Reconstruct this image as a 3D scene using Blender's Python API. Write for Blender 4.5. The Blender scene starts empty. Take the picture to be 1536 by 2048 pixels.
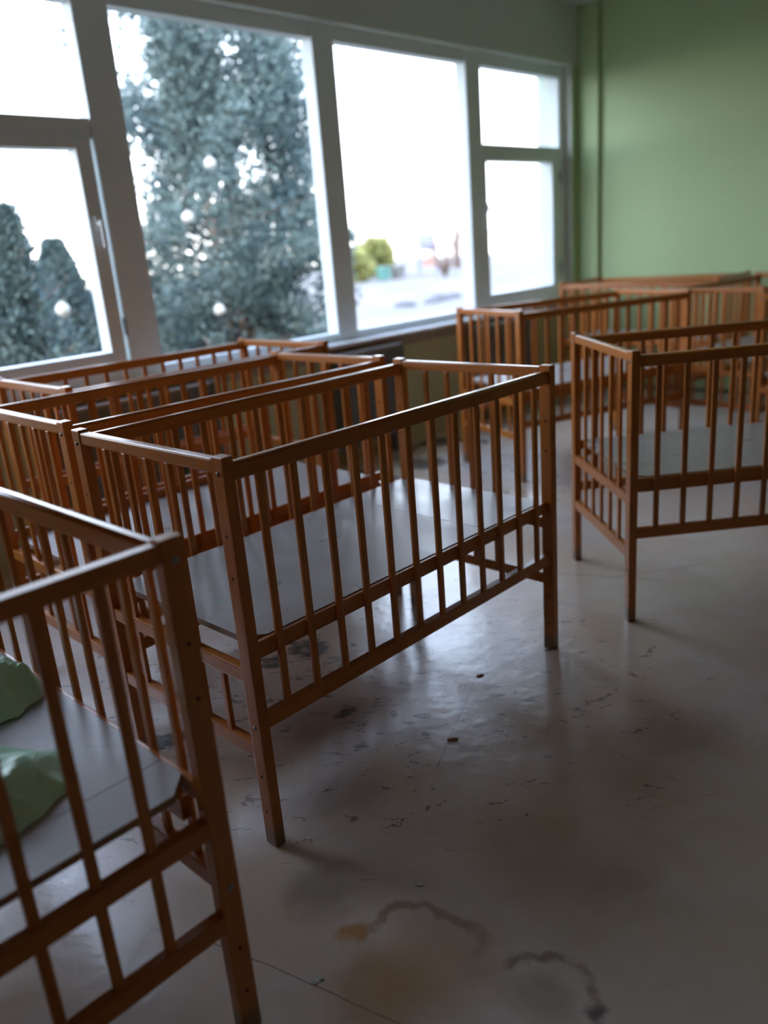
import bpy, bmesh, math, random
from mathutils import Vector, Matrix, noise

scene = bpy.context.scene
col = scene.collection
R = math.radians

# ------------------------------------------------------------------ camera
CAM_Z = 1.3973
right = Vector((0.99667345, -0.02512122, -0.07753032))
up = Vector((0.08149863, 0.3072156, 0.94814374))
fwd = Vector((0.0, 0.95130831, -0.30824098))
cam = bpy.data.cameras.new('camera')
cam.sensor_fit = 'HORIZONTAL'
cam.sensor_width = 36.0
cam.lens = 1634.84 / 1536 * 36.0
cam.clip_start = 0.02
cam.clip_end = 500
cam.dof.use_dof = True
cam.dof.focus_distance = 2.05
cam.dof.aperture_fstop = 1.9
camo = bpy.data.objects.new('camera', cam)
m = Matrix((right, up, -fwd)).transposed().to_4x4()
m.translation = Vector((0, 0, CAM_Z))
camo.matrix_world = m
col.objects.link(camo)
scene.camera = camo

# ------------------------------------------------------------------ world, sun, exposure
world = bpy.data.worlds.new('sky')
scene.world = world
world.use_nodes = True
wn_ = world.node_tree.nodes
wl_ = world.node_tree.links
bg = wn_['Background']
tc = wn_.new('ShaderNodeTexCoord')
sx = wn_.new('ShaderNodeSeparateXYZ')
rp = wn_.new('ShaderNodeValToRGB')
rp.color_ramp.elements[0].position = 0.0
rp.color_ramp.elements[0].color = (0.95, 0.93, 0.92, 1)
rp.color_ramp.elements[1].position = 0.75
rp.color_ramp.elements[1].color = (0.52, 0.66, 1.0, 1)
e_ = rp.color_ramp.elements.new(0.16)
e_.color = (0.75, 0.84, 1.0, 1)
wl_.new(tc.outputs['Generated'], sx.inputs[0])
wl_.new(sx.outputs['Z'], rp.inputs[0])
wl_.new(rp.outputs[0], bg.inputs['Color'])
bg.inputs['Strength'].default_value = 1.0

WT = R(45.8)
WD = Vector((math.cos(WT), math.sin(WT), 0))        # along the window wall
WN = Vector((math.sin(WT), -math.cos(WT), 0))       # into the room
BASE = Vector((0.486, 6.236, 0))

sun = bpy.data.lights.new('sun', 'SUN')
sun.energy = 0.6
sun.angle = R(1.0)
sun.color = (1.0, 0.84, 0.66)
suno = bpy.data.objects.new('sun', sun)
sdir = (WD * 0.86 - WN * 0.28 - Vector((0, 0, 0.46))).normalized()
suno.rotation_euler = sdir.to_track_quat('-Z', 'Y').to_euler()
suno.location = (0, 0, 12)
col.objects.link(suno)

scene.view_settings.view_transform = 'Standard'
scene.view_settings.look = 'None'
scene.view_settings.gamma = 1.0
scene.view_settings.use_curve_mapping = False
scene.view_settings.exposure = 2.95
scene.cycles.max_bounces = 10
scene.cycles.diffuse_bounces = 6
scene.cycles.glossy_bounces = 4
scene.cycles.transparent_max_bounces = 16
scene.cycles.caustics_reflective = False
scene.cycles.sample_clamp_indirect = 6.0


def tow(s, w, z=0.0):
    p = BASE + WD * s + WN * w
    return Vector((p.x, p.y, z))


# ------------------------------------------------------------------ material helpers
class NT:
    def __init__(self, name):
        self.mat = bpy.data.materials.new(name)
        self.mat.use_nodes = True
        self.t = self.mat.node_tree
        self.b = self.t.nodes['Principled BSDF']
        self.out = self.t.nodes['Material Output']

    def n(self, typ, **kw):
        nd = self.t.nodes.new(typ)
        for k, v in kw.items():
            setattr(nd, k, v)
        return nd

    def l(self, a, b):
        self.t.links.new(a, b)

    def val(self, inp, v):
        if hasattr(v, 'is_linked') or hasattr(v, 'links'):
            self.l(v, inp)
        else:
            inp.default_value = v

    def math(self, op, a, b=0.0, c=None, clamp=False):
        nd = self.n('ShaderNodeMath', operation=op, use_clamp=clamp)
        self.val(nd.inputs[0], a)
        self.val(nd.inputs[1], b)
        if c is not None:
            self.val(nd.inputs[2], c)
        return nd.outputs[0]

    def mix(self, f, a, b, blend='MIX'):
        nd = self.n('ShaderNodeMix', data_type='RGBA', blend_type=blend)
        self.val(nd.inputs[0], f)
        self.val(nd.inputs[6], a)
        self.val(nd.inputs[7], b)
        return nd.outputs[2]

    def coord(self, scale=(1, 1, 1), loc=(0, 0, 0), rot=(0, 0, 0)):
        tcn = self.n('ShaderNodeTexCoord')
        mp = self.n('ShaderNodeMapping')
        mp.inputs['Scale'].default_value = scale
        mp.inputs['Location'].default_value = loc
        mp.inputs['Rotation'].default_value = rot
        self.l(tcn.outputs['Object'], mp.inputs['Vector'])
        return mp.outputs[0]

    def noise(self, vec, scale, detail=4, rough=0.55, dist=0.0, color=False):
        nd = self.n('ShaderNodeTexNoise')
        self.l(vec, nd.inputs['Vector'])
        nd.inputs['Scale'].default_value = scale
        nd.inputs['Detail'].default_value = detail
        nd.inputs['Roughness'].default_value = rough
        nd.inputs['Distortion'].default_value = dist
        return nd.outputs['Color' if color else 'Fac']

    def mr(self, v, a, b, c=0.0, d=1.0, smooth=True):
        nd = self.n('ShaderNodeMapRange', interpolation_type='SMOOTHSTEP' if smooth else 'LINEAR')
        self.val(nd.inputs['Value'], v)
        nd.inputs['From Min'].default_value = a
        nd.inputs['From Max'].default_value = b
        nd.inputs['To Min'].default_value = c
        nd.inputs['To Max'].default_value = d
        return nd.outputs['Result']

    def bump(self, h, strength=0.2, dist=0.01):
        nd = self.n('ShaderNodeBump')
        nd.inputs['Strength'].default_value = strength
        nd.inputs['Distance'].default_value = dist
        self.l(h, nd.inputs['Height'])
        self.l(nd.outputs[0], self.b.inputs['Normal'])

    def set(self, color=None, rough=None, metal=None, spec=None, coat=None):
        if color is not None:
            if isinstance(color, tuple):
                color = (*color, 1) if len(color) == 3 else color
            self.val(self.b.inputs['Base Color'], color)
        if rough is not None:
            self.val(self.b.inputs['Roughness'], rough)
        if metal is not None:
            self.val(self.b.inputs['Metallic'], metal)
        if spec is not None:
            self.val(self.b.inputs['Specular IOR Level'], spec)
        if coat is not None:
            self.b.inputs['Coat Weight'].default_value = coat
            self.b.inputs['Coat Roughness'].default_value = 0.16


def rgba(c):
    return (c[0], c[1], c[2], 1.0)


def simple(name, c, rough=0.5, metal=0.0, var=0.12, scale=6.0, bump=0.0, spec=0.5):
    k = NT(name)
    v = k.coord()
    n1 = k.noise(v, scale, 5)
    cc = k.mix(n1, rgba([x * (1 - var) for x in c]), rgba([min(1, x * (1 + var)) for x in c]))
    k.set(color=cc, rough=rough, metal=metal, spec=spec)
    if bump:
        k.bump(k.noise(v, scale * 8, 5), bump, 0.004)
    return k.mat


def make_wood(name, sc, feet=False):
    k = NT(name)
    v = k.coord(scale=sc)
    oi = k.n('ShaderNodeObjectInfo')
    off = k.n('ShaderNodeVectorMath', operation='ADD')
    k.l(v, off.inputs[0])
    cx = k.n('ShaderNodeCombineXYZ')
    k.l(k.math('MULTIPLY', oi.outputs['Random'], 37.0), cx.inputs[0])
    k.l(k.math('MULTIPLY', oi.outputs['Random'], 11.0), cx.inputs[1])
    k.l(cx.outputs[0], off.inputs[1])
    g = k.noise(off.outputs[0], 9, 6, 0.6, 0.6)
    a = k.mix(g, (0.40, 0.118, 0.018, 1), (0.62, 0.226, 0.040, 1))
    tint = k.mix(oi.outputs['Random'], (0.84, 0.78, 0.74, 1), (1.0, 1.0, 1.0, 1))
    a = k.mix(1.0, a, tint, 'MULTIPLY')
    big = k.noise(off.outputs[0], 1.7, 3)
    a = k.mix(k.mr(big, 0.5, 0.75, 0, 0.28), a, (0.20, 0.062, 0.024, 1))
    # grey worn feet
    wv = k.coord()
    sp = k.n('ShaderNodeSeparateXYZ')
    k.l(wv, sp.inputs[0])
    if feet:
        nz = k.noise(wv, 40, 3)
        z = k.math('ADD', sp.outputs['Z'], k.math('MULTIPLY', nz, 0.05))
        a = k.mix(k.mr(z, 0.06, 0.10, 0.75, 0.0), a, (0.15, 0.115, 0.065, 1))
    k.set(color=a, rough=k.mr(g, 0.2, 0.8, 0.28, 0.40), spec=0.35, coat=0.45)
    k.bump(g, 0.06, 0.002)
    return k.mat


M = {}
M['wood_x'] = make_wood('orange_brown_varnished_wood_rail', (1.0, 9, 9))
M['wood_z'] = make_wood('orange_brown_varnished_wood_upright', (9, 9, 1.0))
M['wood_post'] = make_wood('orange_brown_varnished_wood_post', (9, 9, 1.0), True)
M['hole'] = simple('dark_drilled_hole', (0.02, 0.01, 0.006), 0.9)
M['steel'] = simple('zinc_bolt', (0.34, 0.33, 0.29), 0.30, 0.95)
M['white_frame'] = simple('white_window_plastic', (0.80, 0.87, 0.87), 0.4, var=0.04)
M['sill'] = simple('white_painted_sill', (0.88, 0.90, 0.90), 0.2, var=0.08)
M['green'] = simple('light_green_wall_paint', (0.42, 0.55, 0.28), 0.55, var=0.06, scale=1.6, bump=0.05)
M['green_shaded'] = simple('green_wall_paint_toned_for_shade', (0.46, 0.46, 0.27), 0.55, var=0.12, scale=3, bump=0.06)  # same wall green, its shade below the sill put into the colour
M['white_wall'] = simple('off_white_wall_paint', (0.63, 0.68, 0.61), 0.75, var=0.05, scale=2)
M['ceiling'] = simple('white_ceiling_paint', (0.62, 0.63, 0.60), 0.8, var=0.04)
M['rear_wall'] = simple('dull_brown_wall_paint', (0.20, 0.135, 0.08), 0.75, var=0.05)
M['apron'] = simple('bare_grey_brown_board', (0.30, 0.25, 0.20), 0.7, var=0.3, scale=9)
M['radiator'] = simple('dark_grey_radiator_paint', (0.135, 0.15, 0.15), 0.45, var=0.25, scale=8)
M['radiator_top'] = simple('lighter_grey_radiator_top', (0.34, 0.33, 0.31), 0.7, var=0.3, scale=8)  # lighter grey than the panels, varied by noise
M['cable'] = simple('dark_green_cable', (0.02, 0.035, 0.028), 0.5)
M['rubber'] = simple('black_floor_gap_strip', (0.03, 0.03, 0.03), 0.8)
M['chip'] = simple('brown_wood_chip', (0.30, 0.14, 0.07), 0.8, var=0.3, scale=60)
M['paper'] = simple('pale_paper', (0.55, 0.60, 0.55), 0.8)
M['handle'] = simple('white_handle_plastic', (0.75, 0.76, 0.74), 0.35)
M['hinge'] = simple('grey_hinge_metal', (0.35, 0.36, 0.36), 0.4, 0.6)
M['conifer'] = simple('blue_green_conifer_needles', (0.155, 0.215, 0.215), 0.75, var=0.15, scale=2.2, spec=0.2)  # needle colour washed lighter, glare haze put into it
M['bush_leaf'] = simple('yellow_green_bush_leaf', (0.27, 0.28, 0.10), 0.7, var=0.3, scale=2)
M['bark'] = simple('grey_brown_bark', (0.14, 0.11, 0.09), 0.9, var=0.3, scale=9)
M['twig'] = simple('red_brown_bare_twig', (0.20, 0.15, 0.135), 0.9)
M['bokeh_ball'] = simple('white_bokeh_highlight', (0.50, 0.49, 0.46), 0.25, var=0.02)  # white of the balls added for bokeh highlights
M['teal'] = simple('teal_bin_plastic', (0.07, 0.19, 0.17), 0.5)
M['greybin'] = simple('grey_bin_plastic', (0.13, 0.13, 0.12), 0.5)
M['orange'] = simple('orange_play_panel', (0.36, 0.20, 0.15), 0.5)
M['bluepost'] = simple('pale_blue_play_panel', (0.24, 0.26, 0.38), 0.5)
M['stone'] = simple('dark_grey_stone', (0.085, 0.085, 0.10), 0.9, var=0.3, scale=4)

# glass
k = NT('window_glass')
tr = k.n('ShaderNodeBsdfTransparent')
tr.inputs[0].default_value = (0.97, 0.985, 0.98, 1)
gl = k.n('ShaderNodeBsdfGlossy')
gl.inputs['Roughness'].default_value = 0.02
lw = k.n('ShaderNodeFresnel')
lw.inputs[0].default_value = 1.3
mx = k.n('ShaderNodeMixShader')
geo = k.n('ShaderNodeNewGeometry')
k.l(k.math('MULTIPLY', lw.outputs[0], k.math('SUBTRACT', 1.0, geo.outputs['Backfacing'])), mx.inputs[0])
k.l(tr.outputs[0], mx.inputs[1])
k.l(gl.outputs[0], mx.inputs[2])
k.l(mx.outputs[0], k.out.inputs['Surface'])
M['glass'] = k.mat

# bed panel: off-white laminate with small marks
k = NT('off_white_laminate_panel')
v = k.coord()
oi = k.n('ShaderNodeObjectInfo')
n1 = k.noise(v, 3.5, 4)
n2 = k.noise(v, 60, 2, 0.4)
c = k.mix(n1, (0.36, 0.33, 0.315, 1), (0.43, 0.42, 0.41, 1))
c = k.mix(k.mr(n2, 0.735, 0.76), c, (0.10, 0.09, 0.08, 1))
sp = k.n('ShaderNodeSeparateXYZ')
k.l(v, sp.inputs[0])
# dried teal paint smear near the head end
dd = k.n('ShaderNodeVectorMath', operation='DISTANCE')
wob = k.n('ShaderNodeVectorMath', operation='ADD')
k.l(v, wob.inputs[0])
ns = k.n('ShaderNodeVectorMath', operation='SCALE')
k.l(k.noise(v, 14, 3, color=True), ns.inputs[0])
ns.inputs['Scale'].default_value = 0.06
k.l(ns.outputs[0], wob.inputs[1])
k.l(wob.outputs[0], dd.inputs[0])
dd.inputs[1].default_value = (-0.33, -0.02, 0.035)
c = k.mix(k.mr(dd.outputs['Value'], 0.008, 0.022, 0.55, 0.0), c, (0.20, 0.50, 0.42, 1))
k.set(color=c, rough=k.mr(n1, 0.3, 0.7, 0.26, 0.40), spec=0.5)
k.bump(k.noise(v, 5, 3), 0.04, 0.01)
M['panel'] = k.mat
M['panel_edge'] = simple('raw_panel_edge', (0.34, 0.25, 0.18), 0.8)

# translucent mint plastic
k = NT('mint_green_thin_plastic')
v = k.coord()
n1 = k.noise(v, 9, 4)
c = k.mix(n1, (0.55, 0.93, 0.66, 1), (0.66, 0.97, 0.80, 1))
k.set(color=c, rough=0.35, spec=0.6)
tl = k.n('ShaderNodeBsdfTranslucent')
tl.inputs[0].default_value = (0.45, 0.80, 0.60, 1)
mx = k.n('ShaderNodeMixShader')
mx.inputs[0].default_value = 0.25
k.l(k.b.outputs[0], mx.inputs[1])
k.l(tl.outputs[0], mx.inputs[2])
k.l(mx.outputs[0], k.out.inputs['Surface'])
M['mint'] = k.mat

# outdoor ground
k = NT('pale_dry_ground')
v = k.coord()
n1 = k.noise(v, 0.35, 6, 0.6)
n2 = k.noise(v, 2.5, 5, 0.6)
c = k.mix(k.mr(n1, 0.35, 0.65), (0.17, 0.14, 0.12, 1), (0.125, 0.13, 0.12, 1))
c = k.mix(k.mr(n2, 0.5, 0.7, 0, 0.6), c, (0.12, 0.115, 0.105, 1))
k.set(color=c, rough=0.95)
M['ground'] = k.mat

# floor: worn pale linoleum
k = NT('worn_pale_linoleum')
v = k.coord()
wobn = k.noise(v, 5.5, 5, 0.6, color=True)
sc_ = k.n('ShaderNodeVectorMath', operation='MULTIPLY_ADD')
k.l(wobn, sc_.inputs[0])
sc_.inputs[1].default_value = (0.16, 0.16, 0.0)
sc_.inputs[2].default_value = (-0.08, -0.08, 0.0)
wv = k.n('ShaderNodeVectorMath', operation='ADD')
k.l(v, wv.inputs[0])
k.l(sc_.outputs[0], wv.inputs[1])
WV = wv.outputs[0]


def dist(x, y, vec=WV):
    d = k.n('ShaderNodeVectorMath', operation='DISTANCE')
    k.l(vec, d.inputs[0])
    d.inputs[1].default_value = (x, y, 0)
    return d.outputs['Value']


big = k.noise(v, 1.1, 5, 0.6)
mid = k.noise(v, 4.5, 6, 0.65)
fine = k.noise(v, 38, 4, 0.6)
c = k.mix(k.mr(big, 0.35, 0.65), (0.64, 0.505, 0.37, 1), (0.69, 0.61, 0.555, 1))
c = k.mix(k.mr(mid, 0.45, 0.8, 0, 0.45), c, (0.46, 0.33, 0.22, 1))


def blob(x, y, r0, r1, colr, s):
    global c
    c = k.mix(k.mr(dist(x, y), r0, r1, s, 0.0), c, (*colr, 1))


blob(0.568, 1.90, 0.04, 0.30, (0.32, 0.20, 0.09), 0.55)
blob(0.80, 2.02, 0.03, 0.22, (0.30, 0.20, 0.12), 0.5)
blob(0.30, 1.62, 0.05, 0.25, (0.33, 0.24, 0.13), 0.45)
blob(-0.168, 1.90, 0.03, 0.18, (0.28, 0.18, 0.16), 0.55)
blob(-0.22, 2.22, 0.05, 0.26, (0.22, 0.15, 0.11), 0.55)
blob(-0.218, 1.53, 0.02, 0.13, (0.18, 0.13, 0.08), 0.6)
blob(0.03, 1.30, 0.05, 0.20, (0.40, 0.21, 0.06), 0.6)
blob(-0.09, 1.24, 0.03, 0.16, (0.40, 0.20, 0.05), 0.6)
blob(-0.145, 1.392, 0.008, 0.045, (0.50, 0.22, 0.03), 0.8)
blob(0.46, 1.47, 0.02, 0.14, (0.36, 0.24, 0.14), 0.4)


def ring(x, y, r, wdt, colr, s, mx_, my_, mr_):
    """A dried water edge: a ragged ring."""
    global c
    d = k.math('ABSOLUTE', k.math('SUBTRACT', dist(x, y), r))
    f = k.mr(d, wdt * 0.2, wdt, s, 0.0)
    f = k.math('MULTIPLY', f, k.mr(mid, 0.36, 0.56))
    f = k.math('MULTIPLY', f, k.mr(dist(mx_, my_, v), mr_ * 0.7, mr_, 1.0, 0.0))
    c = k.mix(f, c, (*colr, 1))


ring(-0.005, 1.33, 0.135, 0.022, (0.27, 0.13, 0.045), 0.6, 0.02, 1.43, 0.17)
ring(0.235, 1.20, 0.10, 0.018, (0.20, 0.10, 0.05), 0.6, 0.28, 1.27, 0.13)
blob(0.316, 1.165, 0.006, 0.03, (0.07, 0.05, 0.045), 0.9)
blob(0.225, 1.20, 0.02, 0.09, (0.26, 0.19, 0.12), 0.4)

# black scuffs and dirt, thick where the cribs stand
near = k.math('MAXIMUM', k.mr(dist(0.05, 2.55), 0.35, 1.25), 0.0)
near = k.math('SUBTRACT', 1.0, near)
near2 = k.math('SUBTRACT', 1.0, k.mr(dist(0.5, 5.2), 0.5, 1.9))
near3 = k.math('SUBTRACT', 1.0, k.mr(dist(-0.8, 2.3), 0.2, 1.0))
zone = k.math('MAXIMUM', near, k.math('MAXIMUM', near2, near3))
spk = k.n('ShaderNodeMapping')
spk.inputs['Rotation'].default_value = (0, 0, R(38))
spk.inputs['Scale'].default_value = (0.45, 1.5, 1)
k.l(v, spk.inputs['Vector'])
s1 = k.noise(spk.outputs[0], 22, 5, 0.7, 0.4)
thr = k.math('SUBTRACT', 0.735, k.math('MULTIPLY', zone, 0.135))
fl_ = k.math('MULTIPLY', k.math('GREATER_THAN', s1, thr), k.math('ADD', 0.25, k.math('MULTIPLY', zone, 0.75)))
c = k.mix(k.math('MULTIPLY', fl_, 0.85), c, (0.055, 0.045, 0.045, 1))
# broken hairline cracks in the top layer
vor = k.n('ShaderNodeTexVoronoi', feature='DISTANCE_TO_EDGE')
k.l(spk.outputs[0], vor.inputs['Vector'])
vw = k.n('ShaderNodeVectorMath', operation='MULTIPLY_ADD')
k.l(k.noise(v, 30, 3, 0.6, color=True), vw.inputs[0])
vw.inputs[1].default_value = (0.05, 0.05, 0)
k.l(spk.outputs[0], vw.inputs[2])
k.l(vw.outputs[0], vor.inputs['Vector'])
vor.inputs['Scale'].default_value = 8.0
crk = k.math('LESS_THAN', vor.outputs['Distance'], k.math('MULTIPLY', k.mr(k.noise(v, 12, 3, 0.6), 0.52, 0.66), k.math('MULTIPLY', zone, 0.035)))
c = k.mix(k.math('MULTIPLY', crk, 0.65), c, (0.075, 0.065, 0.065, 1))
# larger black glue residue
def residue(x, y, r):
    global c
    f = k.math('SUBTRACT', k.mr(dist(x, y), r * 0.2, r, 1.0, 0.0), k.math('MULTIPLY', k.noise(spk.outputs[0], 24, 6, 0.8, 0.5), 1.75))
    c = k.mix(k.mr(f, -0.02, 0.06, 0, 0.92), c, (0.03, 0.028, 0.03, 1))


residue(-0.32, 2.74, 0.20)
residue(-0.46, 2.66, 0.15)
residue(-0.176, 2.285, 0.07)
residue(-0.72, 2.22, 0.14)
residue(0.45, 5.85, 0.35)
residue(0.30, 5.30, 0.40)
residue(-0.14, 2.09, 0.06)
# seams and long cracks
def seam(x, y, ang, ln, wdt=0.0025):
    global c
    mp = k.n('ShaderNodeMapping', vector_type='TEXTURE')
    mp.inputs['Location'].default_value = (x, y, 0)
    mp.inputs['Rotation'].default_value = (0, 0, R(ang))
    wl = k.n('ShaderNodeVectorMath', operation='MULTIPLY_ADD')
    k.l(wobn, wl.inputs[0])
    wl.inputs[1].default_value = (0.02, 0.02, 0)
    k.l(v, wl.inputs[2])
    k.l(wl.outputs[0], mp.inputs['Vector'])
    s_ = k.n('ShaderNodeSeparateXYZ')
    k.l(mp.outputs[0], s_.inputs[0])
    f = k.math('MULTIPLY', k.math('LESS_THAN', k.math('ABSOLUTE', s_.outputs['Y']), wdt),
               k.math('LESS_THAN', k.math('ABSOLUTE', s_.outputs['X']), ln))
    c = k.mix(k.math('MULTIPLY', f, 0.7), c, (0.10, 0.085, 0.08, 1))


seam(0.85, 3.22, -21, 0.30)
seam(0.22, 2.30, 70, 0.35, 0.002)
seam(1.10, 3.20, 8, 0.25, 0.002)
seam(-0.10, 1.22, -30, 0.4, 0.0015)
seam(0.35, 2.8, 28, 0.4, 0.002)
k.set(color=c, rough=k.mr(mid, 0.3, 0.75, 0.20, 0.27), spec=1.0)
h = k.math('ADD', k.noise(v, 3.2, 3, 0.5), k.math('MULTIPLY', k.noise(v, 16, 4, 0.6), 0.35))
h = k.math('SUBTRACT', h, k.math('MULTIPLY', fl_, 0.15))
k.bump(h, 0.26, 0.014)
M['floor'] = k.mat


# ------------------------------------------------------------------ mesh helpers
def bm_box(bm, x0, x1, y0, y1, z0, z1, bevel=0.0, seg=2, mi=0):
    vs = [bm.verts.new((x, y, z)) for x in (x0, x1) for y in (y0, y1) for z in (z0, z1)]
    q = [(0, 1, 3, 2), (4, 6, 7, 5), (0, 4, 5, 1), (2, 3, 7, 6), (0, 2, 6, 4), (1, 5, 7, 3)]
    fs = [bm.faces.new([vs[i] for i in f]) for f in q]
    for f in fs:
        f.material_index = mi
    if bevel > 0:
        es = set()
        for f in fs:
            es.update(f.edges)
        bmesh.ops.bevel(bm, geom=list(es), offset=bevel, segments=seg, profile=0.6, affect='EDGES', material=-1)
    return bm


def bm_cyl(bm, p0, p1, r0, r1=None, n=12, mi=0):
    r1 = r0 if r1 is None else r1
    p0, p1 = Vector(p0), Vector(p1)
    d = (p1 - p0).normalized()
    a = d.orthogonal().normalized()
    b = d.cross(a)
    A, B = [], []
    for i in range(n):
        t = 2 * math.pi * i / n
        o = a * math.cos(t) + b * math.sin(t)
        A.append(bm.verts.new(p0 + o * r0))
        B.append(bm.verts.new(p1 + o * r1))
    for i in range(n):
        j = (i + 1) % n
        f = bm.faces.new((A[i], A[j], B[j], B[i]))
        f.material_index = mi
        f.smooth = True
    f = bm.faces.new(A[::-1]); f.material_index = mi
    f = bm.faces.new(B); f.material_index = mi


def to_mesh(bm, name, mats, smooth=False):
    bmesh.ops.recalc_face_normals(bm, faces=bm.faces)
    me = bpy.data.meshes.new(name)
    bm.to_mesh(me)
    bm.free()
    for mt in (mats if isinstance(mats, (list, tuple)) else [mats]):
        me.materials.append(M[mt] if isinstance(mt, str) else mt)
    if smooth:
        for p in me.polygons:
            p.use_smooth = True
    return me


def ob(name, me, parent=None, loc=(0, 0, 0), rotz=0.0):
    o = bpy.data.objects.new(name, me)
    o.location = loc
    if rotz:
        o.rotation_euler = (0, 0, rotz)
    if parent is not None:
        o.parent = parent
    col.objects.link(o)
    return o


def tag(o, label=None, cat=None, group=None, kind=None):
    if label: o['label'] = label
    if cat: o['category'] = cat
    if group: o['group'] = group
    if kind: o['kind'] = kind
    return o


def empty(name, loc=(0, 0, 0), rotz=0.0):
    o = bpy.data.objects.new(name, None)
    o.location = loc
    o.rotation_euler = (0, 0, rotz)
    o.empty_display_size = 0.1
    col.objects.link(o)
    return o


def boxmesh(name, dims, mat, bevel=0.0, seg=2):
    bm = bmesh.new()
    bm_box(bm, *dims, bevel, seg)
    return to_mesh(bm, name, mat)


# ------------------------------------------------------------------ room shell
# local frame of the room: x = along the window wall (s), y = outwards (-w), z up; rotated by WT about BASE
S0, S1, W1, CZ = -7.2, 2.15, 6.4, 3.18


def rb(name, s0, s1, w0, w1, z0, z1, mat, parent=None, bevel=0.0, kind='structure'):
    """Box in room coordinates (s along the window wall, w into the room)."""
    me = boxmesh(name, (s0, s1, -w1, -w0, z0, z1), mat, bevel)
    o = ob(name, me, parent, BASE if parent is None else (0, 0, 0), WT if parent is None else 0.0)
    if kind and parent is None:
        o['kind'] = kind
    return o


fm = bmesh.new()
pts = [tow(S0 - 0.3, -0.35), tow(S1 + 0.3, -0.35), tow(S1 + 0.3, W1 + 0.3), tow(S0 - 0.3, W1 + 0.3)]
tops = [fm.verts.new((p.x, p.y, 0)) for p in pts]
bots = [fm.verts.new((p.x, p.y, -0.6)) for p in pts]
fm.faces.new(tops)
fm.faces.new(bots[::-1])
for i in range(4):
    fm.faces.new((tops[i], bots[i], bots[(i + 1) % 4], tops[(i + 1) % 4]))
floor = ob('floor', to_mesh(fm, 'floor', 'floor'))
tag(floor, 'worn pale linoleum floor with brown stains, black scuffs and cracks', 'floor', kind='structure')

tag(rb('ceiling', S0 - 0.3, S1 + 0.3, -0.35, W1 + 0.3, CZ, CZ + 0.2, 'ceiling'),
    'plain white painted ceiling above the windows', 'ceiling')
WO0, WO1, WZ0, WZ1 = -5.34, 2.0, 0.79, 2.72    # opening
ww = empty('wall_window', BASE, WT)
tag(ww, 'window wall, green toned olive for shade below the sill and off-white above the windows', 'wall', kind='structure')
rb('lower_wall', S0, S1, -0.35, 0, 0, WZ0 - 0.0, 'green_shaded', ww)
rb('lintel', S0, S1, -0.35, 0, WZ1, CZ, 'white_wall', ww)
rb('pier', WO1 + 0.006, S1, -0.07, 0, WZ0, WZ1, 'green', ww)
rb('outer_jamb', WO1, S1, -0.35, -0.07, WZ0, WZ1, 'white_wall', ww)
rb('reveal', WO1, WO1 + 0.006, -0.07, 0, WZ0, WZ1, 'white_wall', ww)
rb('pier', S0, WO0, -0.35, 0, WZ0, WZ1, 'green', ww)
tag(rb('wall_end', S1, S1 + 0.3, -0.35, W1 + 0.3, 0, CZ, 'green'),
    'light green painted end wall beside the last window', 'wall')
tag(rb('wall_rear', S0, S1, W1, W1 + 0.3, 0, CZ, 'rear_wall'), 'plain dull brown wall opposite the windows', 'wall')
tag(rb('wall_near', S0 - 0.3, S0, -0.35, W1 + 0.3, 0, CZ, 'rear_wall'), 'plain dull brown wall behind the viewer', 'wall')
tag(rb('trim_1', S1 - 0.045, S1, 0.0, 0.19, 0, CZ, 'green'),
    'green painted pipe casing in the corner beside the windows', 'pilaster')
tag(rb('trim_2', S1 - 0.012, S1, 0.19, W1, 0, 0.022, 'rubber'),
    'thin black gap strip at the foot of the green wall', 'trim')
tag(rb('trim_3', WO0 - 0.05, S1, 0.0, 0.03, 0.715, WZ0, 'apron'),
    'bare grey-brown board under the window sill', 'trim')
sill = rb('trim_4', WO0 - 0.05, WO1 + 0.03, -0.09, 0.075, WZ0, WZ0 + 0.022, 'sill', bevel=0.006)
tag(sill, 'long white window sill running under the whole row of windows', 'sill')

# ------------------------------------------------------------------ windows
FO = -0.07          # front plane of the frames
GD = 0.07           # glass this far behind it


def bar(win, name, s0, s1, z0, z1, front=FO, depth=0.09, mat='white_frame', bev=0.006):
    me = boxmesh(name, (s0, s1, -front, -front + depth, z0, z1), mat, bev)
    return ob(name, me, win)


def pane(win, s0, s1, z0, z1):
    me = boxmesh('glass_pane', (s0, s1, -FO + GD, -FO + GD + 0.006, z0, z1), 'glass')
    return ob('glass_pane', me, win)


def window(n, label):
    w = empty('window_%d' % n, BASE, WT)
    tag(w, label, 'window', kind='structure')
    return w


ZB, ZT = 0.812, 2.72
def handle(win, s, z):
    bm = bmesh.new()
    bm_box(bm, s - 0.014, s + 0.014, -FO - 0.035, -FO - 0.015, z - 0.035, z + 0.035, 0.004)
    bm_box(bm, s - 0.01, s + 0.01, -FO - 0.065, -FO - 0.035, z - 0.01, z + 0.01, 0.003)
    bm_box(bm, s - 0.011, s + 0.011, -FO - 0.075, -FO - 0.060, z - 0.12, z + 0.012, 0.005)
    ob('handle', to_mesh(bm, 'handle', 'handle'), win)


def hinge(win, s, z):
    bm = bmesh.new()
    bm_cyl(bm, (s, -FO - 0.03, z - 0.045), (s, -FO - 0.03, z + 0.045), 0.011)
    ob('hinge', to_mesh(bm, 'hinge', 'hinge'), win)


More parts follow.
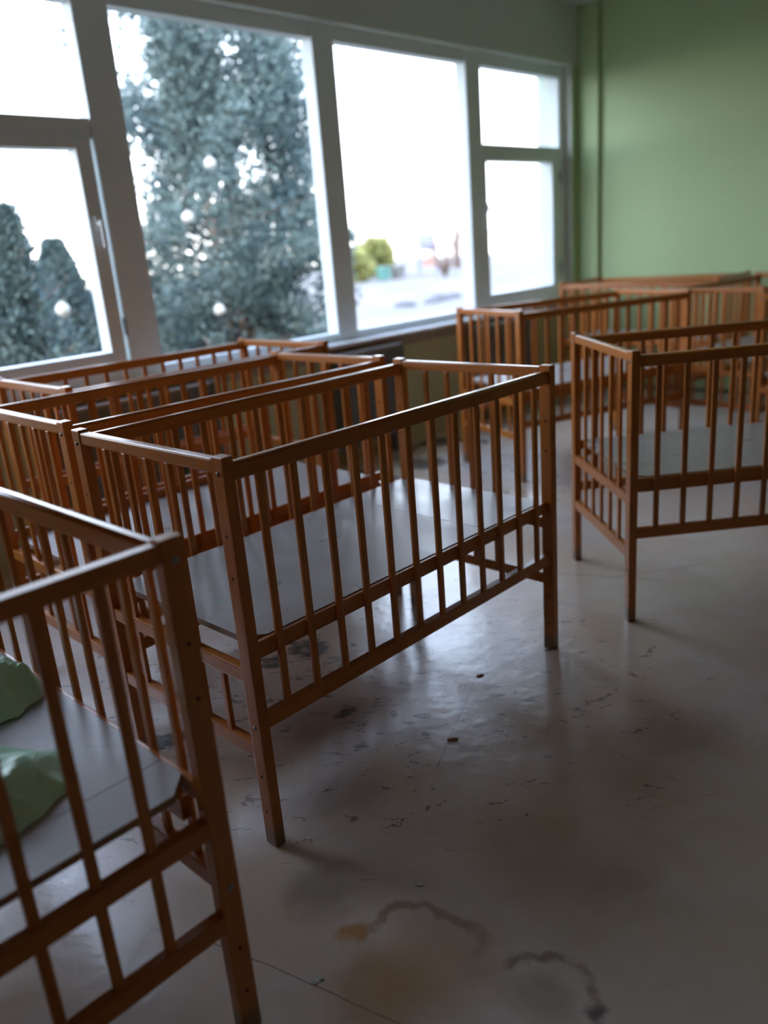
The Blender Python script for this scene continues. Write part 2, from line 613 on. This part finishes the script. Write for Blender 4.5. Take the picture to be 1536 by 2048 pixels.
# window 1: upper light over a casement, at the left
w1 = window(1, 'first window with a small upper light over a casement, low shrubs outside')
L0, L1 = -3.62, -2.491
bar(w1, 'mullion', -3.76, L0, ZB, ZT, FO + 0.01, 0.10)
bar(w1, 'frame_bar', L0, L1, 2.63, ZT)
bar(w1, 'frame_bar', L0, L1, ZB, 0.90)
bar(w1, 'transom', L0, L1, 2.02, 2.115)
pane(w1, L0, L1, 2.115, 2.63)
for (a, b, z0, z1) in ((L0, L0 + 0.07, 0.90, 2.02), (-2.60, -2.515, 0.90, 2.02), (L0 + 0.07, -2.60, 0.90, 0.977), (L0 + 0.07, -2.60, 1.97, 2.02)):
    bar(w1, 'sash_bar', a, b, z0, z1, FO + 0.018, 0.1)
pane(w1, L0 + 0.07, -2.60, 0.977, 1.97)
handle(w1, -2.557, 1.62)
hinge(w1, -2.505, 1.10)
# window 2: fixed, big conifer outside
w2 = window(2, 'second window, a large fixed pane filled by the blue-green conifer outside')
bar(w2, 'mullion', -2.491, -2.295, ZB, ZT, FO + 0.01, 0.10)
bar(w2, 'frame_bar', -2.295, -0.930, 2.635, ZT)
bar(w2, 'frame_bar', -2.295, -0.930, ZB, 0.866)
pane(w2, -2.295, -0.930, 0.866, 2.635)
# window 3: fixed
w3 = window(3, 'third window, a large fixed pane looking over open bright ground')
bar(w3, 'mullion', -0.930, -0.743, ZB, ZT, FO + 0.01, 0.10)
bar(w3, 'frame_bar', -0.743, 0.60, 2.635, ZT)
bar(w3, 'frame_bar', -0.743, 0.60, ZB, 0.866)
pane(w3, -0.743, 0.60, 0.866, 2.635)
# window 4
w4 = window(4, 'fourth window with a small upper light over a casement, next to the green wall')
bar(w4, 'mullion', 0.60, 0.786, ZB, ZT, FO + 0.01, 0.10)
bar(w4, 'frame_bar', 1.905, WO1, ZB, ZT)
bar(w4, 'frame_bar', 0.786, 1.905, 2.63, ZT)
bar(w4, 'frame_bar', 0.786, 1.905, ZB, 0.89)
bar(w4, 'transom', 0.786, 1.905, 2.02, 2.09)
pane(w4, 0.786, 1.905, 2.09, 2.63)
for (a, b, z0, z1) in ((0.76, 0.815, 0.89, 2.02), (1.765, 1.86, 0.89, 2.02), (0.815, 1.765, 0.89, 0.957), (0.815, 1.765, 1.966, 2.02)):
    bar(w4, 'sash_bar', a, b, z0, z1, FO + 0.018, 0.1)
bar(w4, 'frame_bar', 1.86, 1.905, 0.89, 2.02)
pane(w4, 0.815, 1.765, 0.957, 1.966)
handle(w4, 0.79, 1.62)
hinge(w4, 1.875, 1.10)
hinge(w4, 1.875, 1.85)


# window 5: the row goes on beside the camera
w5 = window(5, 'fifth window, fixed pane next along the row before the first window')
bar(w5, 'frame_bar', -5.25, -3.76, 2.635, ZT)
bar(w5, 'frame_bar', -5.25, -3.76, ZB, 0.866)
bar(w5, 'frame_bar', WO0, -5.25, ZB, ZT)
pane(w5, -5.25, -3.76, 0.866, 2.635)

# ------------------------------------------------------------------ radiators
def radiator(s0, s1, label):
    r = empty('radiator', tow((s0 + s1) / 2, 0.08, 0.0), WT)
    tag(r, label, 'radiator', 'radiators under the window sill')
    hw = (s1 - s0) / 2
    ob('front_panel', boxmesh('front_panel', (-hw + 0.03, hw - 0.03, -0.045, -0.030, 0.13, 0.735), 'radiator', 0.004), r)
    ob('back_panel', boxmesh('back_panel', (-hw + 0.03, hw - 0.03, 0.02, 0.035, 0.13, 0.735), 'radiator', 0.004), r)
    ob('top_grille', boxmesh('top_grille', (-hw + 0.03, hw - 0.03, -0.047, 0.040, 0.735, 0.750), 'radiator_top', 0.003), r)
    for sgn in (-1, 1):
        x = sgn * (hw - 0.015)
        ob('side_panel', boxmesh('side_panel', (x - 0.015, x + 0.015, -0.05, 0.045, 0.12, 0.752), 'radiator', 0.004), r)
    n = int((s1 - s0) / 0.045)
    fb = bmesh.new()
    for i in range(n):
        x = -hw + 0.05 + i * (2 * hw - 0.1) / max(1, n - 1)
        bm_box(fb, x - 0.012, x + 0.012, -0.052, -0.044, 0.16, 0.71)
    tag(ob('flutes', to_mesh(fb, 'flutes', 'radiator'), r), kind='stuff')
    pb = bmesh.new()
    bm_cyl(pb, (hw, 0.0, 0.69), (hw + 0.06, 0.0, 0.69), 0.011)
    bm_cyl(pb, (hw + 0.05, 0.0, 0.69), (hw + 0.05, 0.078, 0.69), 0.011)
    ob('pipe_stub', to_mesh(pb, 'pipe_stub', 'radiator'), r)
    for sgn in (-1, 1):
        x = sgn * hw * 0.7
        ob('leg', boxmesh('leg', (x - 0.02, x + 0.02, -0.03, 0.03, 0.0, 0.14), 'radiator', 0.003), r)


radiator(-3.03, -2.10, 'dark grey radiator under the first window, behind the left row of cribs')
radiator(-1.14, -0.50, 'dark grey radiator under the second window, its right end bare beside the green wall')
radiator(0.36, 1.16, 'dark grey radiator under the third and fourth windows, behind a crib end')

# ------------------------------------------------------------------ cribs
CL, CW = 1.265, 0.636


def make_post():
    bm = bmesh.new()
    bm_box(bm, -0.015, 0.015, -0.021, 0.021, 0.0, 1.0, 0.0035, 2)
    for z in (0.82, 0.72, 0.20, 0.10):
        for sg in (-1, 1):
            bm_cyl(bm, (sg * 0.0148, 0, z), (sg * 0.0154, 0, z), 0.0042, n=10, mi=1)
    return to_mesh(bm, 'post', ['wood_post', 'hole'])


def make_top_rail():
    """Long side top rail: rounded upper edge."""
    bm = bmesh.new()
    prof = [(-0.013, 0.0), (0.011, 0.0), (0.013, 0.002)]
    for cy_, t0 in ((0.005, 0.0), (-0.007, math.pi / 2)):
        for i in range(5):
            t = t0 + math.pi / 2 * i / 4
            prof.append((cy_ + 0.008 * math.cos(t), 0.032 + 0.008 * math.sin(t)))
    prof.append((-0.015, 0.002))
    l = CL - 0.03
    A = [bm.verts.new((-l / 2, y, z)) for y, z in prof]
    B = [bm.verts.new((l / 2, y, z)) for y, z in prof]
    n = len(prof)
    for i in range(n):
        j = (i + 1) % n
        f = bm.faces.new((A[i], A[j], B[j], B[i]))
        f.smooth = 3 <= i <= 6 or 8 <= i <= 11
    bm.faces.new(A[::-1])
    bm.faces.new(B)
    return to_mesh(bm, 'top_rail', 'wood_x')


def rail(name, l, t, h_, bev=0.003):
    return boxmesh(name, (-l / 2, l / 2, -t / 2, t / 2, 0, h_), 'wood_x', bev)


def spindle(h_, w, t):
    bm = bmesh.new()
    bm_box(bm, -w / 2, w / 2, -t / 2, t / 2, 0, h_, 0.0035, 2)
    return to_mesh(bm, 'spindle', 'wood_z')


def panel_mesh(x0, x1, chamf0, chamf1):
    bm = bmesh.new()
    y0, y1 = 0.0115, CW - 0.0115
    xm = (x0 + x1) / 2
    p = []
    ch = 0.045
    if chamf0:
        p += [(x0 + ch, y0), ]
    else:
        p += [(x0, y0)]
    p += ([(x1 - ch, y0), (x1, y0 + ch)] if chamf1 else [(x1, y0)])
    p += ([(x1, y1 - ch), (x1 - ch, y1)] if chamf1 else [(x1, y1)])
    p += ([(x0 + ch, y1), (x0, y1 - ch), (x0, y0 + ch)] if chamf0 else [(x0, y1)])
    T = [bm.verts.new((x - xm, y - CW / 2, 0.016)) for x, y in p]
    B = [bm.verts.new((x - xm, y - CW / 2, 0.0)) for x, y in p]
    bm.faces.new(T)
    bm.faces.new(B[::-1])
    for i in range(len(p)):
        j = (i + 1) % len(p)
        f = bm.faces.new((T[i], B[i], B[j], T[j]))
        f.material_index = 1
    return to_mesh(bm, 'bed_panel', ['panel', 'panel_edge']), xm


def bolt_mesh():
    bm = bmesh.new()
    bm_cyl(bm, (0, 0, 0), (0.0012, 0, 0), 0.0065, n=14)
    bm_cyl(bm, (0.0012, 0, 0), (0.0035, 0, 0), 0.0050, 0.0030, n=14)
    return to_mesh(bm, 'bolt', 'steel')


MP = make_post()
MT = make_top_rail()
MMID = rail('middle_rail', CL - 0.03, 0.012, 0.038)
MLOW = rail('bottom_rail', CL - 0.03, 0.026, 0.038)
METOP = rail('end_top_rail', CW - 0.042, 0.026, 0.033, 0.0050)
MEMID = rail('end_middle_rail', CW - 0.042, 0.026, 0.036)
MELOW = rail('end_bottom_rail', CW - 0.042, 0.026, 0.038)
MSP = spindle(0.943 - 0.360, 0.0195, 0.012)
MEU = spindle(0.961 - 0.486, 0.0195, 0.012)
MEL = spindle(0.450 - 0.284, 0.0195, 0.012)
MBAT = boxmesh('support_batten', (-CL / 2 + 0.024, CL / 2 - 0.024, -0.010, 0.010, 0, 0.046), 'wood_x', 0.002)
MBOLT = bolt_mesh()
PANELS = {}


def crib(x, y, th, label, seam_at=0.92, missing=(), drop=0.0, bed=True):
    """x, y: centre of the corner post (0,0); th: direction of the long side."""
    ct, st = math.cos(th), math.sin(th)
    cx = x + ct * CL / 2 - st * CW / 2
    cy = y + st * CL / 2 + ct * CW / 2
    r = empty('wooden_crib', (cx, cy, 0), th)
    tag(r, label, 'crib', 'wooden cribs standing about the room')
    hl, hw = CL / 2, CW / 2
    for sx_ in (-1, 1):
        for sy_ in (-1, 1):
            p = ob('post', MP, r, (sx_ * hl, sy_ * hw, 0))
            for z in (0.963, 0.337):
                b = ob('bolt', MBOLT, p, (sx_ * 0.015, 0, z), math.pi if sx_ < 0 else 0)
                if 'bolt' not in LABELLED:
                    b['label'] = 'small zinc bolt head'
    for sy_ in (-1, 1):
        rz = 0.0 if sy_ > 0 else math.pi       # rail profile faces outwards
        yo = sy_ * hw
        ob('top_rail', MT, r, (0, yo, 0.943), math.pi if sy_ > 0 else 0.0)
        ob('middle_rail', MMID, r, (0, yo - sy_ * 0.005, 0.508))
        ob('bottom_rail', MLOW, r, (0, yo, 0.324))
        ob('support_batten', MBAT, r, (0, sy_ * (hw - 0.035), 0.487 - drop))
        for i in range(12):
            sxp = -hl + 0.087 + i * (CL - 0.174) / 11
            ob('spindle', MSP, r, (sxp, yo + sy_ * 0.006, 0.360))
    for sx_ in (-1, 1):
        xo = sx_ * hl
        ob('end_top_rail', METOP, r, (xo, 0, 0.961), math.pi / 2)
        ob('end_middle_rail', MEMID, r, (xo, 0, 0.451), math.pi / 2)
        ob('end_bottom_rail', MELOW, r, (xo, 0, 0.247), math.pi / 2)
        for i in range(5):
            yp = -hw + 0.122 + i * (CW - 0.244) / 4
            if (sx_, 'u', i) not in missing:
                ob('spindle', MEU, r, (xo, yp, 0.486), math.pi / 2)
            if (sx_, 'l', i) not in missing:
                ob('spindle', MEL, r, (xo, yp, 0.284), math.pi / 2)
    key = round(seam_at, 3)
    if key not in PANELS:
        PANELS[key] = (panel_mesh(0.020, key - 0.001, True, False), panel_mesh(key + 0.001, CL - 0.020, False, True))
    for j, (me, xm) in enumerate(PANELS[key] if bed else ()):
        ob('bed_panel', me, r, (xm - hl, 0.0, 0.533 - drop))
    return r


LABELLED = {'bolt'}
crib(-0.338, 1.195, 2.3597, 'wooden crib closest to the camera, with mint plastic lying on its bed', 0.13)
crib(-0.3368, 1.7052, 0.7892, 'wooden crib standing whole in the middle, one rail dowel hole empty', 0.925, {(-1, 'u', 0)})
crib(-0.8806, 2.2989, 0.7697, 'wooden crib pushed close behind the long side of the central crib', 1.14, drop=0.035)
crib(-1.1275, 3.0270, 0.7721, 'wooden crib without bed panel directly under the conifer window, along the sill', 0.92, bed=False)
crib(0.8845, 2.7661, 0.0611, 'wooden crib on open floor, cut off by the right picture edge, narrow end facing us', 0.92)
crib(0.8433, 4.6739, 0.4350, 'wooden crib standing askew before the last radiator, its bed bluish white', 0.92)
crib(1.613, 6.9414, -0.7485, 'wooden crib lying lengthwise against the far green wall, in the window corner', 0.92)
hp = tow(0.332 + 0.065, 2.157 + 0.055)
crib(hp.x, hp.y, 0.6859, 'wooden crib end to end behind the askew crib, its side towards the green wall crib', 0.92)
kt = R(44)
kp = tow(-0.045, 2.372)
crib(kp.x + math.sin(kt) * CW, kp.y - math.cos(kt) * CW, kt,
     'wooden crib mostly out of view at the right edge, only one bolted corner post shown', 0.92)

# ------------------------------------------------------------------ mint plastic on the nearest crib
A0 = Vector((-0.338, 1.195, 0))
AD = Vector((math.cos(2.3597), math.sin(2.3597), 0))
AB = Vector((-math.sin(2.3597), math.cos(2.3597), 0))


def crumple(name, i, j, rx, ry, hgt, rot, seed, label):
    rnd = random.Random(seed)
    planes = [(rnd.uniform(-.5, .5), rnd.uniform(-.5, .5), 0.9)]
    for q in range(5):
        t = 2 * math.pi * (q + rnd.uniform(-.3, .3)) / 5
        planes.append((math.cos(t) * rnd.uniform(1.2, 2.4), math.sin(t) * rnd.uniform(1.2, 2.4), rnd.uniform(0.9, 1.5)))
    bm = bmesh.new()
    n = 34
    grid = {}
    for a in range(n + 1):
        for b in range(n + 1):
            u, w_ = a / n * 2 - 1, b / n * 2 - 1
            edge = 1.0 + 0.16 * noise.noise(Vector((u * 2, w_ * 2, seed)))
            x = u * rx * edge * (1 - 0.22 * w_ * w_)
            y = w_ * ry * edge * (1 - 0.22 * u * u)
            f = min(p[2] - 0.5 * (p[0] * u + p[1] * w_) for p in planes)
            # sharp folds: ridged noise in two directions
            f2 = 1 - abs(noise.noise(Vector((u * 1.1 + seed, w_ * 1.6, 3.1)))) * 2.4
            f3 = 1 - abs(noise.noise(Vector((u * 2.3, w_ * 1.2 + seed, 7.7)))) * 2.4
            rim = max(0.0, 1 - max(abs(u), abs(w_)) ** 4)
            z = hgt * max(0.0, f * 0.62 + 0.34 * f2 + 0.26 * f3) * (0.1 + 0.9 * rim)
            grid[a, b] = bm.verts.new((x, y, max(0.002, z)))
    for a in range(n):
        for b in range(n):
            q = (grid[a, b], grid[a + 1, b], grid[a + 1, b + 1], grid[a, b + 1])
            if (a + b) % 2:
                bm.faces.new((q[0], q[1], q[2])); bm.faces.new((q[0], q[2], q[3]))
            else:
                bm.faces.new((q[0], q[1], q[3])); bm.faces.new((q[1], q[2], q[3]))
    me = to_mesh(bm, name, 'mint')
    p = A0 + AD * i + AB * j
    o = ob(name, me, None, (p.x, p.y, 0.5495), 2.3597 + rot)
    md = o.modifiers.new('thickness', 'SOLIDIFY')
    md.thickness = 0.0012
    md.offset = 1
    tag(o, label, 'plastic sheet', 'mint plastic on the nearest crib')
    return o


crumple('plastic_sheet', 0.69, 0.17, 0.20, 0.14, 0.10, 0.25, 3, 'crumpled pale mint plastic sheet, the one farther along the crib bed')
crumple('plastic_sheet', 0.275, 0.28, 0.14, 0.15, 0.07, 0.35, 8, 'folded mint green plastic sheet, the one nearer the crib end')

# ------------------------------------------------------------------ things on the floor
def flake(name, x, y, rz, lx, ly, t, mat, label, cat, curl=0.0):
    bm = bmesh.new()
    rnd = random.Random(int(x * 1000))
    n = 9
    T = []
    for i in range(n):
        a = 2 * math.pi * i / n
        rr = rnd.uniform(0.7, 1.1)
        T.append((math.cos(a) * lx * rr, math.sin(a) * ly * rr))
    A = [bm.verts.new((px, py, t + curl * (px / lx) ** 2)) for px, py in T]
    B = [bm.verts.new((px, py, 0.0 + curl * (px / lx) ** 2)) for px, py in T]
    ca = bm.verts.new((0, 0, t)); cb = bm.verts.new((0, 0, 0))
    for i in range(n):
        j = (i + 1) % n
        bm.faces.new((A[i], A[j], ca)); bm.faces.new((B[j], B[i], cb))
        bm.faces.new((A[i], B[i], B[j], A[j]))
    o = ob(name, to_mesh(bm, name, mat), None, (x, y, 0.0005), rz)
    tag(o, label, cat)


flake('wood_chip', 0.277, 2.441, 0.3, 0.014, 0.006, 0.004, 'chip', 'small brown wood chip farther out beside the central crib', 'wood chip')
flake('wood_chip', 0.147, 2.083, 0.1, 0.018, 0.005, 0.005, 'chip', 'longer brown wood splinter on the scratched floor', 'wood chip')
flake('paper_scrap', 0.011, 1.524, 2.4, 0.014, 0.007, 0.001, 'paper', 'small pale paper scrap just above the brown ring stain', 'paper scrap', 0.004)
flake('paper_scrap', -0.214, 1.284, 0.7, 0.015, 0.008, 0.001, 'paper', 'pale folded paper scrap by the bottom of the closest crib post', 'paper scrap', 0.005)
flake('paper_scrap', 0.554, 1.736, 1.2, 0.006, 0.004, 0.001, 'paper', 'tiny white paper speck alone on the brownish floor', 'paper scrap', 0.001)


def cable(name, pts, r, label):
    P = [Vector(p) for p in pts]
    path = []
    for a in range(len(P) - 1):
        p0, p1, p2, p3 = P[max(a - 1, 0)], P[a], P[a + 1], P[min(a + 2, len(P) - 1)]
        for q in range(8):
            t = q / 8
            path.append(0.5 * (2 * p1 + (p2 - p0) * t + (2 * p0 - 5 * p1 + 4 * p2 - p3) * t * t + (3 * p1 - p0 - 3 * p2 + p3) * t ** 3))
    path.append(P[-1])
    bm = bmesh.new()
    rings = []
    for a, p in enumerate(path):
        d = (path[min(a + 1, len(path) - 1)] - path[max(a - 1, 0)]).normalized()
        sd = Vector((-d.y, d.x, 0)).normalized()
        rings.append([bm.verts.new(p + (sd * math.cos(i * math.pi / 4) + Vector((0, 0, 1)) * math.sin(i * math.pi / 4)) * r) for i in range(8)])
    for a in range(len(rings) - 1):
        for i in range(8):
            bm.faces.new((rings[a][i], rings[a][(i + 1) % 8], rings[a + 1][(i + 1) % 8], rings[a + 1][i]))
    bm.faces.new(rings[0][::-1])
    bm.faces.new(rings[-1])
    tag(ob(name, to_mesh(bm, name, 'cable', True)), label, 'cable')


cable('cable', [(-0.26, 5.22, 0.007), (-0.14, 5.18, 0.007), (0.02, 5.05, 0.007), (0.20, 4.86, 0.007), (0.36, 4.69, 0.007)], 0.006,
      'dark green cable lying on the floor beyond the central crib')
cable('cable', [(0.18, 5.45, 0.007), (0.22, 5.62, 0.007), (0.30, 5.82, 0.007), (0.42, 5.93, 0.007), (0.57, 5.90, 0.007), (0.78, 5.72, 0.007)], 0.007,
      'dark cable curled in an arc near the foot of the window wall')

# ------------------------------------------------------------------ outdoors
gb = bmesh.new()
for poly in ([(-60, -90), (90, -90), (90, 40), (-60, 40)],):
    vs = []
    for s_, w_ in poly:
        p = tow(s_, w_)
        vs.append(gb.verts.new((p.x, p.y, -0.62)))
    gb.faces.new(vs)
tag(ob('ground', to_mesh(gb, 'ground', 'ground')), 'pale dry open ground outside the windows', 'ground', kind='structure')


def foliage_mesh(name, gen, n, seed, mat, size=0.09):
    """Sprays of narrow leaf blades; gen(rnd) returns (position, outward direction) or None."""
    rnd = random.Random(seed)
    V, F = [], []
    made = 0
    while made < n:
        g = gen(rnd)
        if g is None:
            continue
        p, d = g
        made += 1
        for q in range(5):
            dd = (d + Vector((rnd.gauss(0, .45), rnd.gauss(0, .45), rnd.gauss(0, .35)))).normalized()
            sd = dd.orthogonal().normalized()
            sd = Matrix.Rotation(rnd.uniform(0, 6.28), 3, dd) @ sd
            L_ = size * rnd.uniform(0.6, 1.5)
            w_ = L_ * rnd.uniform(0.10, 0.2)
            b = len(V)
            V.extend([p[:], (p + dd * L_ * .5 + sd * w_)[:], (p + dd * L_)[:], (p + dd * L_ * .5 - sd * w_)[:]])
            F.append((b, b + 1, b + 2, b + 3))
    me = bpy.data.meshes.new(name)
    me.from_pydata(V, [], F)
    me.materials.append(M[mat])
    return me


def tree(s, w, base_z, hgt, rx, ry, n, seed, label, mat='conifer', size=0.12, sparse_left=0.0, taper=1.4, lean=0.0, nm='conifer_tree', cat='tree', stems=3):
    r = empty(nm, tow(s, w, base_z), WT)
    tag(r, label, cat)
    bm = bmesh.new()
    rnd = random.Random(seed)
    ends = []
    for q in range(stems):
        x0 = rnd.uniform(-.08, .08)
        x1, y1 = rnd.uniform(-.3, .3) * rx, rnd.uniform(-.25, .25) * ry
        mid_ = Vector((x0 * 2 + x1 * .4, y1 * .4, hgt * .4))
        bm_cyl(bm, (x0, 0, 0), mid_, 0.07, 0.045, 8)
        bm_cyl(bm, mid_, (x1, y1, hgt * .88), 0.045, 0.012, 8)
    for q in range(26):
        z = rnd.uniform(.12, .85) * hgt
        a = rnd.uniform(0, 6.28)
        rr = (1 - (z / hgt) ** taper) * .8 + .12
        bm_cyl(bm, (0, 0, z), (math.cos(a) * rx * rr, math.sin(a) * ry * rr, z + .25), 0.018, 0.005, 5)
    ob('trunk', to_mesh(bm, 'trunk', 'bark'), r)

    def gen(rd):
        t = rd.random() ** 1.1
        z = (0.02 + t * 0.98) * hgt
        rr = (1 - t ** taper) * .92 + .10
        a = rd.uniform(0, 6.28)
        rr *= 0.86 + 0.42 * noise.noise(Vector((math.cos(a) * 1.3 + seed, math.sin(a) * 1.3, z * 2.1)))
        q = rd.random() ** 0.6
        x = math.cos(a) * rx * rr * q + lean * t
        y = math.sin(a) * ry * rr * q
        nz = noise.noise(Vector((x * 1.6 + seed, y * 1.6, z * 1.3)))
        thr_ = -0.08
        if x < 0:
            thr_ += sparse_left * (-x / rx)
        if nz + rd.gauss(0, 0.15) < thr_:
            return None
        d = Vector((math.cos(a) * .6, math.sin(a) * .6, .75))
        return Vector((x, y, z)), d

    tag(ob('foliage', foliage_mesh('foliage', gen, n, seed, mat, size), r), kind='stuff')
    return r


tree(1.17, -3.9, -0.62, 6.8, 1.62, 1.0, 52000, 5, 'tall blue-green conifer filling the second window', sparse_left=0.38, taper=7.0, size=0.065)
tree(-1.75, -2.90, -0.62, 2.55, 1.05, 0.5, 11000, 21, 'taller pointed dark evergreen shrub outside the first window', taper=0.95, size=0.055, nm='evergreen_shrub', cat='shrub')
tree(-0.85, -4.05, -0.62, 2.30, 0.82, 0.5, 11000, 33, 'lower rounder dark evergreen shrub outside the first window', taper=1.3, size=0.055, nm='evergreen_shrub', cat='shrub')
tree(0.0, -2.75, -0.62, 1.30, 0.42, 0.3, 3500, 35, 'small low evergreen shrub at the foot of the big conifer', taper=2.0, size=0.05, nm='evergreen_shrub', cat='shrub')


def ball(s, w, z, label):  # added ball standing in for a bokeh highlight, no real ornament
    bm = bmesh.new()
    bmesh.ops.create_uvsphere(bm, u_segments=20, v_segments=12, radius=0.055)
    for f in bm.faces:
        f.smooth = True
    bm_cyl(bm, (0, 0, 0.05), (0, 0, 0.068), 0.012, n=10)
    o = ob('bokeh_ball', to_mesh(bm, 'bokeh_ball', 'bokeh_ball'), None, tow(s, w, z))
    tag(o, label, 'light spot', 'white balls standing in for light spots in the evergreens')


ball(0.34, -2.95, 2.28, 'white ball standing in for a blurred light spot, highest in the big conifer')
ball(0.00, -2.95, 1.80, 'white ball standing in for a blurred light spot, halfway up the big conifer')
ball(0.22, -2.95, 0.92, 'white ball standing in for a blurred light spot, lowest in the big conifer')
ball(-1.70, -2.35, 1.12, 'white ball standing in for a blurred light spot in the shrubs outside the first window')

GZ = -0.62


def bush(s, w, h_, r_, seed, label, mat, n=500):
    r = empty('round_bush', tow(s, w, GZ), WT)
    tag(r, label, 'bush')
    bm = bmesh.new()
    rnd = random.Random(seed)
    for q in range(9):
        a = rnd.uniform(0, 6.28)
        bm_cyl(bm, (0, 0, 0), (math.cos(a) * r_ * .7, math.sin(a) * r_ * .7, h_ * rnd.uniform(.5, .95)), 0.04, 0.012, 5)
    ob('stem', to_mesh(bm, 'stem', 'bark' if mat != 'twig' else 'twig'), r)

    def gen(rd):
        v_ = Vector((rd.gauss(0, 1), rd.gauss(0, 1), rd.gauss(0, 1))).normalized() * rd.random() ** .4
        return Vector((v_.x * r_, v_.y * r_, h_ * .52 + v_.z * h_ * .48)), (v_ + Vector((0, 0, .3))).normalized()
    tag(ob('foliage', foliage_mesh('foliage', gen, n, seed, mat, 0.4), r), kind='stuff')


def bare_bush(s, w, h_, r_, seed, label):
    r = empty('bare_bush', tow(s, w, GZ), WT)
    tag(r, label, 'bush')
    rnd = random.Random(seed)
    bm = bmesh.new()
    for q in range(60):
        a = rnd.uniform(0, 6.28)
        e = Vector((math.cos(a) * r_ * rnd.uniform(.2, 1), math.sin(a) * r_ * rnd.uniform(.2, 1), h_ * rnd.uniform(.6, 1)))
        m_ = e * .5 + Vector((0, 0, .1 * h_))
        bm_cyl(bm, (0, 0, 0), m_, 0.028, 0.016, 4)
        bm_cyl(bm, m_, e, 0.016, 0.005, 4)
        bm_cyl(bm, m_, m_ + Vector((rnd.gauss(0, .4), rnd.gauss(0, .4), .6)), 0.018, 0.005, 4)
    tag(ob('twigs', to_mesh(bm, 'twigs', 'twig'), r), kind='stuff')


bush(33.0, -33.8, 1.7, 1.2, 3, 'bright yellow-green bush far out on the open ground', 'bush_leaf')
bush(38.5, -37.0, 2.6, 1.2, 4, 'taller yellow-green bush behind the lower one', 'bush_leaf', 600)
bare_bush(34.5, -27.6, 2.9, 2.4, 5, 'reddish brown bare bush by the right side of the third window')
bare_bush(38.5, -28.5, 3.6, 1.8, 6, 'taller faint bare bush beyond the reddish one')


def bin_(s, w, mat, label):
    r = empty('wheeled_bin', tow(s, w, GZ), WT)
    r.scale = (0.7, 0.7, 0.75)
    tag(r, label, 'bin')
    bm = bmesh.new()
    vs = []
    for z, q in ((0.08, .30), (1.0, .40)):
        vs.append([bm.verts.new((x * q * 1.4, y * q, z)) for x, y in ((-1, -1), (1, -1), (1, 1), (-1, 1))])
    bm.faces.new(vs[0][::-1]); bm.faces.new(vs[1])
    for i in range(4):
        j = (i + 1) % 4
        bm.faces.new((vs[0][i], vs[0][j], vs[1][j], vs[1][i]))
    ob('body', to_mesh(bm, 'body', mat), r)
    ob('lid', boxmesh('lid', (-.6, .6, -.43, .43, 1.0, 1.1), mat, 0.03), r)
    for sx_ in (-1, 1):
        wb = bmesh.new()
        bm_cyl(wb, (sx_ * .38, .25, .1), (sx_ * .44, .25, .1), .1)
        ob('wheel', to_mesh(wb, 'wheel', 'rubber'), r)


bin_(33.4, -31.5, 'teal', 'teal bin standing far off beside the bushes')
bin_(34.8, -31.6, 'greybin', 'dark grey bin standing far off right of the teal one')

pf = empty('play_tower', tow(38.6, -33.0, GZ), WT)
tag(pf, 'pale blue play tower with an orange panel far across the ground', 'play tower')
for sx_ in (-1, 1):
    for sy_ in (-1, 1):
        ob('post', boxmesh('post', (sx_ * .75 - .07, sx_ * .75 + .07, sy_ * .75 - .07, sy_ * .75 + .07, 0, 2.7), 'bluepost'), pf)
ob('upper_panel', boxmesh('upper_panel', (-.7, .7, -.80, -.74, 1.5, 2.6), 'bluepost', .01), pf)
ob('lower_panel', boxmesh('lower_panel', (-.7, .7, -.80, -.74, .5, 1.15), 'orange', .01), pf)
ob('deck', boxmesh('deck', (-.75, .75, -.74, .75, 1.2, 1.3), 'twig', .01), pf)

bt = empty('bare_tree', tow(46.5, -36.0, GZ), WT)
tag(bt, 'faint bare tree trunk far beyond the third window', 'tree')
bm = bmesh.new()
bm_cyl(bm, (0, 0, 0), (.1, 0, 6), .30, .20, 8)
bm_cyl(bm, (.1, 0, 6), (-.3, .2, 11), .20, .05, 8)
for q in range(7):
    a = q * 0.9
    bm_cyl(bm, (.05, 0, 4.5 + q * .7), (math.cos(a) * 1.8, math.sin(a) * 1.8, 6.3 + q * .8), .08, .02, 6)
ob('trunk', to_mesh(bm, 'trunk', 'twig'), bt)


def stone(s, w, r_, seed, label):
    bm = bmesh.new()
    bmesh.ops.create_icosphere(bm, subdivisions=2, radius=r_)
    for v_ in bm.verts:
        q = 1 + .3 * noise.noise(v_.co * (2 / r_) + Vector((seed, 0, 0)))
        v_.co = Vector((v_.co.x * q * 1.3, v_.co.y * q, max(-.02, v_.co.z * q * .6)))
    o = ob('stone', to_mesh(bm, 'stone', 'stone'), None, tow(s, w, GZ + .02))
    tag(o, label, 'stone', 'stones lying on the open ground')


stone(16.7, -15.1, .30, 1, 'dark round stone alone on the ground, seen low in the third window')
stone(19.0, -15.4, .36, 2, 'largest flat stone by the right mullion of the third window')
stone(19.9, -15.6, .30, 3, 'dark stone just behind the largest flat stone')
stone(17.9, -14.9, .24, 4, 'small stone left of the largest flat stone')
